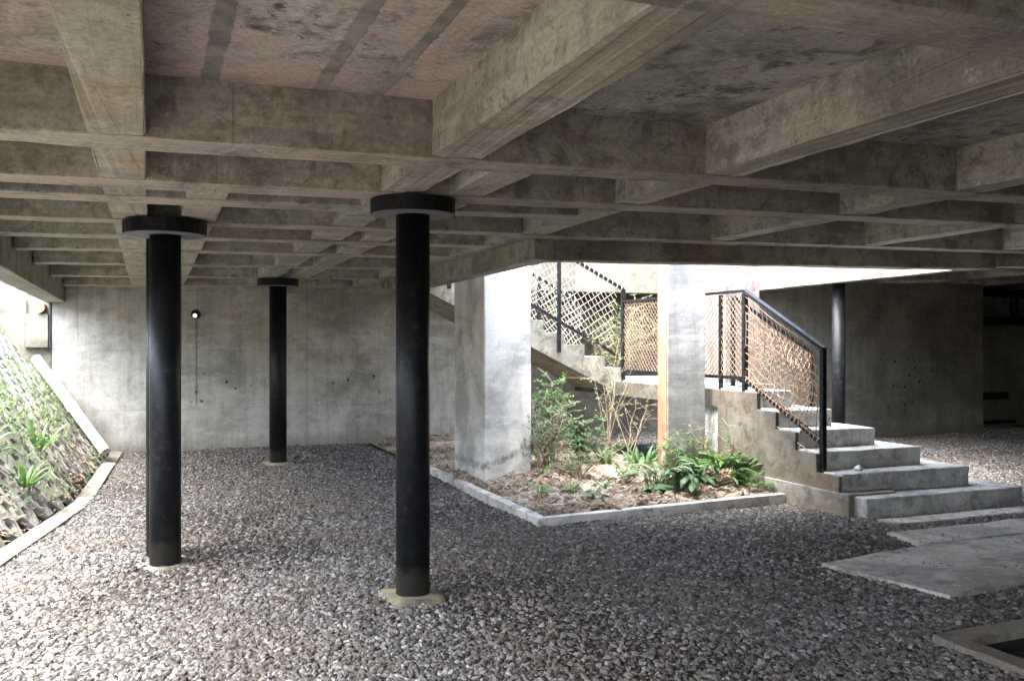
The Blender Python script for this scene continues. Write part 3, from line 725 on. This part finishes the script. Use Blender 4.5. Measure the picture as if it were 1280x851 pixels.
def twig_shrub(name, label, x, y, h, rad, nst, nleaf, lsize, mat, seed=0, z=None, cat='shrub', lw=.35, group=None, spread0=.04, up_=.8, nb=3):
    z = sz(x,y) if z is None else z
    r_n = random.Random(seed); t = thing(name, label, cat, (x,y,z), group)
    s_ = MB(); f_ = MB(); tips = []
    for i in range(nst):
        a = r_n.uniform(0,6.28); le = h*r_n.uniform(.55,1.05); lean = r_n.uniform(.1,1)*rad
        p = Vector((x+r_n.uniform(-1,1)*spread0, y+r_n.uniform(-1,1)*spread0, z-.02)); pts = [p]
        for k in range(1,6):
            q = k/5; pts.append(Vector((p.x+math.cos(a)*lean*q**1.3+r_n.uniform(-.02,.02), p.y+math.sin(a)*lean*q**1.3+r_n.uniform(-.02,.02), z+le*q)))
        s_.tube(pts, [.006*(1-.8*k/5)+.0012 for k in range(6)], 4, False)
        for k in range(2,6):
            for _ in range(nb):
                a2 = r_n.uniform(0,6.28); L_ = h*r_n.uniform(.12,.3); q0 = pts[k]
                q1 = q0+Vector((math.cos(a2)*L_, math.sin(a2)*L_, L_*r_n.uniform(0,up_)))
                s_.tube([q0, (q0+q1)/2+Vector((0,0,.01)), q1], [.0025,.002,.001], 3, False)
                tips.append((q0,q1))
    for _ in range(nleaf):
        q0,q1 = r_n.choice(tips); p = q0.lerp(q1, r_n.uniform(.15,1.05))
        leaf(f_, p, r_n.uniform(0,6.28), r_n.uniform(-.5,.9), lsize*r_n.uniform(.6,1.3), lsize*lw, r_n.uniform(0,1), 2)
    s_.build('stem', M['bark'], t)
    if nleaf: f_.build('foliage', mat, t)
    return t
def fern(name, label, x, y, n, ln, mat, seed=0, z=None):
    z = sz(x,y) if z is None else z
    r_n = random.Random(seed); t = thing(name, label, 'fern', (x,y,z)); b = MB(); s_ = MB()
    for i in range(n):
        a = i*6.283/n+r_n.uniform(-.3,.3); e = r_n.uniform(.6,1.3); p = Vector((x,y,z)); L_ = ln*r_n.uniform(.7,1.1); pts = [p.copy()]
        side = Vector((-math.sin(a), math.cos(a), 0))
        for k in range(14):
            d = Vector((math.cos(a)*math.cos(e), math.sin(a)*math.cos(e), math.sin(e))); p = p+d*(L_/14); e -= .085; pts.append(p.copy())
            if k > 2:
                w_ = L_*.26*math.sin(math.pi*(k/14)**.8)+.01
                for sg in (-1,1):
                    aa = a+sg*1.25; leaf(b, p, aa, e*.3+r_n.uniform(-.1,.25), w_, w_*.24, .5, 2)
        s_.tube(pts, .003, 4, False)
    b.build('foliage', mat, t); s_.build('stem', M['leaf_mid'], t); return t

twig_shrub('shrub', 'bright green fine leaved shrub against the dark wall under the stair', 4.55,9.75, .95,.34, 17, 1900, .055, M['leaf_bright'], 3, nb=2)
twig_shrub('shrub', 'grey green wiry shrub leaning beside the broad pale pillar', 4.2,9.2, .72,.5, 13, 700, .05, M['leaf_grey'], 5, nb=2)
twig_shrub('shrub', 'dusty low twiggy shrub in the middle of the planting bed', 4.42,8.8, .42,.5, 13, 560, .045, M['leaf_mid'], 8, nb=2)
twig_shrub('shrub', 'small dark leaved shrub left of the thin sapling', 5.0,9.9, .52,.42, 14, 600, .07, M['leaf_dark'], 9, lw=.5)
twig_shrub('shrub', 'dark green ground shrub close to the foot of the broad pillar', 4.15,9.7, .5,.42, 16, 700, .07, M['leaf_dark'], 19, lw=.5)
sp_ = twig_shrub('sapling', 'thin bare stemmed sapling with pale leaves rising to the landing', 5.5,10.1, 1.5,.36, 6, 200, .055, M['leaf_pale'], 12, nb=1, cat='sapling', spread0=.03, up_=1.6)
sp_ = twig_shrub('sapling', 'second thin sapling beside the orange sided pillar with few leaves', 5.62,9.75, 1.2,.36, 4, 90, .05, M['leaf_pale'], 15, nb=1, cat='sapling', spread0=.03, up_=1.6)
arching_plant('leafy_plant', 'dark glossy leaved clump in front of the orange sided pillar', 5.20,7.80, 46,.22,.066, M['leaf_dark'], .26, (.3,1.2), (.8,2.2), .20)
arching_plant('leafy_plant', 'long leaved dark clump right of the grey pillar foot', 5.62,8.0, 40,.34,.05, M['leaf_dark'], .22, (.7,1.4), (.8,1.8), .22)
arching_plant('leafy_plant', 'arching grey green plant before the grey pillar corner', 4.98,8.0, 34,.34,.042, M['leaf_grey'], .2, (.8,1.4), (1,2.4), .2)
arching_plant('leafy_plant', 'small round leaved green plant near the front kerb', 4.70,7.72, 18,.15,.085, M['leaf_dark'], .07, (.2,.9), (.5,1.4), .08)
arching_plant('leafy_plant', 'bushy green clump at the right end of the planting by the steps', 5.74,7.9, 40,.26,.05, M['leaf_mid'], .2, (.7,1.45), (.6,1.8), .26)
fern('fern', 'light green feathery fern standing against the stained stair side', 5.76,8.25, 14,.78, M['leaf_mid'], 4)
fern('fern', 'low dark fern spreading along the kerb beside the steps', 5.78,7.55, 9,.34, M['leaf_mid'], 6)
twig_shrub('shrub', 'wispy light green plant behind the long leaved clump', 5.72,8.35, .6,.2, 8, 500, .035, M['leaf_mid'], 31)
twig_shrub('shrub', 'dry straw coloured tuft between the ferns and dark clumps', 5.55,7.65, .2,.2, 14, 260, .05, M['leaf_dry'], 32)
arching_plant('leafy_plant', 'strap leaved green plant at the foot of the thin sapling', 5.25,9.7, 16,.34,.04, M['leaf_bright'], .08, (1.0,1.5), (.3,1.2))
arching_plant('leafy_plant', 'broad leaved green plant between sapling and orange sided pillar', 5.62,9.45, 22,.30,.06, M['leaf_mid'], .14, (.7,1.4), (.6,1.6))
arching_plant('leafy_plant', 'leafy dark plant behind the orange sided pillar', 5.85,9.85, 18,.30,.06, M['leaf_dark'], .16, (.7,1.4), (.6,1.6))
for (x,y,lb,mt) in ((3.58,8.0,'tiny bright green seedling nearest the left kerb','leaf_bright'),(3.92,7.95,'pale upright seedling in the front soil','leaf_mid'),(3.95,8.75,'lone bright seedling in front of the wiry shrub','leaf_bright'),
                    (4.35,8.05,'small dark seedling in the middle of the soil','leaf_dark'),(3.95,7.55,'grey green seedling just inside the front kerb','leaf_grey'),(5.05,8.8,'green seedling left of the grey pillar','leaf_bright')):
    arching_plant('seedling', lb, x,y, 9,.13,.035, M[mt], .02, (.6,1.4), (.3,1.2), .06)
twig_shrub('shrub', 'wispy pale green weed standing before the foot of the grey pillar', 5.12,7.95, .5,.22, 7, 260, .05, M['leaf_mid'], 51, nb=2)
twig_shrub('shrub', 'tall wispy weed with small leaves at the right end of the planting', 5.84,7.9, .62,.22, 7, 300, .045, M['leaf_bright'], 52, nb=2)
twig_shrub('shrub', 'thin green weed leaning out between the broad pillar and bright shrub', 4.0,9.0, .55,.35, 7, 240, .05, M['leaf_mid'], 53, nb=2)
twig_shrub('shrub', 'low spreading green weed in the soil left of the grey pillar', 4.75,8.3, .25,.3, 9, 260, .045, M['leaf_bright'], 54, nb=2)
twig_shrub('shrub', 'light green bush growing behind the landing netting', 7.0,12.4, 1.3,.6, 22, 2200, .06, M['leaf_pale'], 41, z=.9)
b = MB(); b.tube([(3.0,10.9,0),(3.06,10.7,.22),(3.0,9.6,.0)][:2]+[(3.02,10.45,.48)], .012, 5)
tag(b.build('stake', M['bark']), 'thin dark stick standing in the gravel left of the broad pillar', 'stick')
def rock(name, label, cat, x, y, z, s, mat, seed):
    bm = bmesh.new(); bmesh.ops.create_icosphere(bm, subdivisions=2, radius=1)
    for v in bm.verts: v.co = Vector((v.co.x*s*1.3, v.co.y*s, v.co.z*s*.75))*(1+.45*mnoise.noise(v.co*1.1+Vector((seed,0,0))))
    me = bpy.data.meshes.new(name); bm.to_mesh(me); bm.free(); me.materials.append(mat)
    o = bpy.data.objects.new(name, me); o.location = (x,y,z); o.rotation_euler = (.3,.2,seed); COL.objects.link(o); return tag(o, label, cat)
rock('rock', 'dark clod of stone at the foot of the broad pale pillar', 'rock', 4.02,8.92,.13,.10, M['soil'], 2)
rock('rock', 'flat grey stone lying on the second lowest step', 'rock', 6.35,6.62,.375,.045, M['paving'], 4)

crumbs = MB(); rc = random.Random(8)
def crumb(x, y, z):
    q = rc.uniform(.004,.014); a = rc.uniform(0,6.28)
    p = [Vector((math.cos(a+t)*q*rc.uniform(.7,1.3), math.sin(a+t)*q*rc.uniform(.7,1.3), 0)) for t in (0,1.5,3.1,4.6)]
    c = Vector((x,y,z-.001)); t_ = Vector((rc.uniform(-.3,.3)*q, rc.uniform(-.3,.3)*q, q*rc.uniform(.6,1.1)))
    crumbs.add([c+v for v in p]+[c+t_], [(0,1,4),(1,2,4),(2,3,4),(3,0,4),(3,2,1,0)])
for k in range(5):
    for _ in range(34 if k < 3 else 18):
        y = 6.15+.3*k+abs(rc.gauss(0,.14)) if rc.random() < .3 else 6.15+.3*k+.29-abs(rc.gauss(0,.05))
        x = rc.uniform(6.03, rx[k]-.05)
        if y < 6.15+.3*k+.29 and y > 6.16+.3*k: crumb(x, y, .18*(k+1))
for _ in range(2600):
    x, y = rc.uniform(4.5,8.4), rc.uniform(4.0,6.0)
    if mnoise.noise(Vector((x*1.6,y*2.2,4))) < rc.uniform(-.1,.45): continue
    for poly, z in ((S1,.018),(S2,.019),(S3,.022)):
        if inside((x,y), poly): crumb(x, y, z)
kind(crumbs.build('debris', M['soil']), 'stuff')
fl_ = MB()
for _ in range(130):
    x, y = rc.uniform(-.6,6.5), rc.uniform(2.6,10.5)
    if bed_ok(x,y): leaf(fl_, (x,y,gz(x,y)+.02), rc.uniform(0,6.28), rc.uniform(-.2,.4), rc.uniform(.03,.07), rc.uniform(.012,.03), rc.uniform(-.8,1.2), 3)
kind(fl_.build('fallen_leaves', M['leaf_dry']), 'stuff')

# ------------------------------------------------------------------ bank on the left, with hexagonal grass pavers
SL = R(52); CS, SN = math.cos(SL), math.sin(SL)
def bank_pt(y, t, up_=0.0):
    bx = bank_x(y)-.14
    tt = min(t, 3.1); ex = max(0, t-3.1)  # unseen crest raised to cut the sky light reaching the floor
    return (bx - tt*CS - ex + up_*SN, y, .03 + tt*SN + ex*.10 + up_*CS + .03*mnoise.noise(Vector((y*1.3,t*1.3,0))))
vs = []; fs = []; ts = [0,.3,.6,.9,1.2,1.5,1.8,2.1,2.4,2.7,3.1,3.4,4.5,6,12,30]; ny = 72
for j in range(ny+1):
    y = -4+18.0*j/ny
    for t_ in ts: vs.append(bank_pt(y, t_, -.11))
k = len(ts)
for j in range(ny):
    for i in range(k-1): fs.append((j*k+i, (j+1)*k+i, (j+1)*k+i+1, j*k+i+1))
bko = mesh_obj('bank', vs, fs, M['soil']); kind(bko, 'structure')
pv = MB(); pr_y, pr_t = .44, .25
def cellpts(yc, tc, sy, stt, up_):
    q = [(-.5,0),(-.25,.5),(.25,.5),(.5,0),(.25,-.5),(-.25,-.5)]
    return [bank_pt(yc+a*sy, tc+b_*stt, up_) for a,b_ in q]
for j in range(0, 92):
    yc = 4.2+j*pr_y*.75*.6*1.0
    if yc > 13.8: break
    for i in range(0, 14):
        tc = .12+ (i+(.5 if j%2 else 0))*pr_t
        if tc > 2.6: continue
        du = rnd.uniform(-.008,.008)
        sy = pr_y*.6; o0 = cellpts(yc,tc,sy*.99,pr_t*.985,du); i0 = cellpts(yc,tc,sy*.52,pr_t*.56,du); i1 = cellpts(yc,tc,sy*.48,pr_t*.52,du-.12); o1 = cellpts(yc,tc,sy*.99,pr_t*.985,du-.05)
        vs = o0+i0+i1+o1; fs = []
        for q in range(6):
            r2_ = (q+1)%6; fs += [(q,r2_,6+r2_,6+q),(6+q,6+r2_,12+r2_,12+q),(18+q,18+r2_,r2_,q)]
        pv.add(vs, fs)
kind(pv.build('bank_paving', M['paver']), 'structure')
kb = MB()
ys = [-3+17.0*i/60 for i in range(61)]
for i in range(60):
    a0, a1 = ys[i], ys[i+1]; xa0, xa1 = bank_x(a0), bank_x(a1)
    vs = [(xa0-.13,a0,-.06),(xa0+.02,a0,-.06),(xa1+.02,a1,-.06),(xa1-.13,a1,-.06),(xa0-.13,a0,.03),(xa0+.02,a0,.012),(xa1+.02,a1,.012),(xa1-.13,a1,.03)]
    kb.add(vs, [(4,5,6,7),(1,2,6,5),(3,0,4,7)])
tag(kb.build('bank_kerb', M['bank_kerb']), 'pale curved concrete edging strip along the foot of the grassy bank', 'kerb')
gr = MB(); rg = random.Random(3)
for _ in range(8000):
    y = rg.uniform(4.5,13.8); t_ = rg.uniform(.05,3.6)
    dn = mnoise.noise(Vector((y*.9,t_*1.4,2)))+(.25 if .5 < t_ < 1.6 else -.1)
    if dn < rg.uniform(-.1,.5): continue
    p = bank_pt(y,t_,.0)
    leaf(gr, p, rg.uniform(-1.5,1.5), rg.uniform(.4,1.5), rg.uniform(.06,.17), rg.uniform(.005,.011), rg.uniform(.3,1.8), 3)
kind(gr.build('grass', M['grass']), 'stuff')
wd_ = MB()
for _ in range(2600):
    y = rg.uniform(4.8,13.6); t_ = rg.uniform(.02,2.6)
    if mnoise.noise(Vector((y*1.1+5,t_*1.6,8))) < rg.uniform(-.15,.35): continue
    p = bank_pt(y,t_,rg.uniform(-.02,.05))
    leaf(wd_, p, rg.uniform(-2.2,2.2), rg.uniform(-.2,.9), rg.uniform(.025,.07), rg.uniform(.015,.032), rg.uniform(0,1.4), 2)
kind(wd_.build('ground_cover', M['leaf_mid']), 'stuff')
lt_ = MB()
for _ in range(1100):
    y = rg.uniform(4.8,13.6); t_ = abs(rg.gauss(0,.5))
    p = bank_pt(y,t_,.012)
    leaf(lt_, p, rg.uniform(0,6.28), rg.uniform(-.9,.3), rg.uniform(.03,.08), rg.uniform(.012,.03), rg.uniform(-.6,1), 2)
kind(lt_.build('leaf_litter', M['leaf_dry']), 'stuff')
bp = [(7.55,.45,'bright strap leaved plant lowest on the bank at the left edge',.42),(8.6,.75,'strap leaved clump on the bank above the kerb bend',.38),(9.0,.35,'small strap leaved clump just above the bank kerb',.3),
      (9.3,1.15,'strap leaved plant high on the bank at the left edge',.42),(10.2,.6,'distant strap leaved clump on the bank near the white pipe',.36)]
for (y,t_,lb,ln) in bp:
    p = bank_pt(y,t_,0.0); arching_plant('bank_plant', lb, p[0],p[1], 20, ln, .045, M['leaf_bright'], .07, (.6,1.5), (.6,1.7), z=p[2]-.01, group='strap leaved plants on the bank')
p = bank_pt(10.3,.10,.03); rock('brick', 'broken red brick lying at the foot of the bank', 'brick', p[0]+.03,p[1],p[2]+.01,.036, M['brick'], 3)
# white pipe, open end
b = MB(); A_, B_ = Vector((-.55,12.80,.16)), Vector((-1.46,13.72,1.38)); d_ = (B_-A_).normalized()
pp = thing('drain_pipe', 'white plastic drain pipe sloping down the bank beside the wall', 'pipe', tuple(A_))
b.tube([A_, A_.lerp(B_,.45)], .068, 20, False); b.tube([A_, A_.lerp(B_,.45)], .061, 20, False)
b.tube([A_.lerp(B_,.43), A_.lerp(B_,.50)], .075, 20); b.tube([A_.lerp(B_,.48), B_], .068, 20)
b.build('pipe', M['pvc'], pp)
b = MB(); b.tube([A_+d_*.06, A_+d_*.08], .062, 20); b.build('pipe_mouth_shade', M['dark'], pp)  # black disc put in as the shade inside the pipe
# outlet box on the pale wall
ob = thing('outlet_box', 'pale rectangular concrete outlet box on the sunlit wall end', 'box', (-1.48,13.95,1.85))
b = MB(); b.box(-1.60,-1.33,13.93,14.015,1.53,2.00); b.build('panel', M['pale_wall'], ob, bevel=.006)
b = MB(); b.box(-1.63,-1.605,13.97,14.018,1.53,2.2); b.box(-1.325,-1.305,13.97,14.018,1.53,2.2); b.build('gap', M['conduit'], ob)
b = MB(); b.tube([(-1.44,13.88,2.09),(-1.42,14.01,2.09)], .075, 14); b.build('pipe_stub', M['rusty'], ob)

# ------------------------------------------------------------------ wall lamp, alcove pipes
lp = thing('wall_lamp', 'small round black lamp with a white centre on the back wall', 'lamp', (.63,YW,2.02))
def disc_y(b, x, y0, y1, z, r0, r1, n=24):
    vs = [(x+r0*math.cos(6.2832*k/n), y0, z+r0*math.sin(6.2832*k/n)) for k in range(n)]+[(x+r1*math.cos(6.2832*k/n), y1, z+r1*math.sin(6.2832*k/n)) for k in range(n)]
    b.add(vs, [(k,(k+1)%n,(k+1)%n+n,k+n) for k in range(n)], True); b.add(vs[:n], [tuple(range(n))])
b = MB(); disc_y(b, .63, YW-.07, YW, 2.02, .058, .07); b.build('housing', M['steel'], lp)
b = MB(); disc_y(b, .615, YW-.082, YW-.066, 2.0, .028, .034); b.build('lens', M['lens'], lp)
b = MB(); b.tube([(.635,YW-.006,1.93),(.635,YW-.006,.66)], .0036, 5); tag(b.build('conduit', M['conduit']), 'thin dark vertical line of conduit below the round wall lamp', 'conduit')
pf = thing('pipe_frame', 'dark pipes hung near the ceiling in the far right recess', 'pipes', (15.6,12.5,2.4))
b = MB(); b.bar((15.0,12.5,2.58),(16.6,12.5,2.58),.10,.16); b.build('rail', M['steel'], pf)
b = MB(); b.bar((15.0,12.5,2.03),(16.6,12.5,2.03),.12,.16); b.build('rail', M['steel'], pf)
b = MB(); b.bar((15.95,12.5,2.1),(15.95,12.5,2.52),.04); b.bar((16.1,12.5,2.1),(16.1,12.5,2.52),.04); b.build('hanger', M['steel'], pf)
pf = thing('pipe_frame', 'low dark pipe frame standing in the far right recess', 'pipes', (15.2,12.45,0))
b = MB(); b.bar((14.7,12.45,.55),(15.75,12.45,.55),.10,.14); b.build('rail', M['steel'], pf)
b = MB(); b.bar((14.75,12.45,-.02),(14.75,12.45,.48),.06); b.build('leg', M['steel'], pf)
b = MB(); b.bar((15.0,12.45,.03),(16.0,12.45,.03),.06); b.build('rail', M['steel'], pf)

# ------------------------------------------------------------------ render settings
sc.view_settings.view_transform = 'Standard'; sc.view_settings.look = 'None'; sc.view_settings.gamma = 1; sc.view_settings.use_curve_mapping = False
sc.view_settings.exposure = 4.4
sc.render.engine = 'CYCLES'
cy = sc.cycles; cy.use_denoising = True
try: cy.denoiser = 'OPENIMAGEDENOISE'
except Exception: pass
cy.max_bounces = 10; cy.diffuse_bounces = 8; cy.glossy_bounces = 3; cy.transmission_bounces = 4; cy.sample_clamp_indirect = 6; cy.caustics_reflective = False
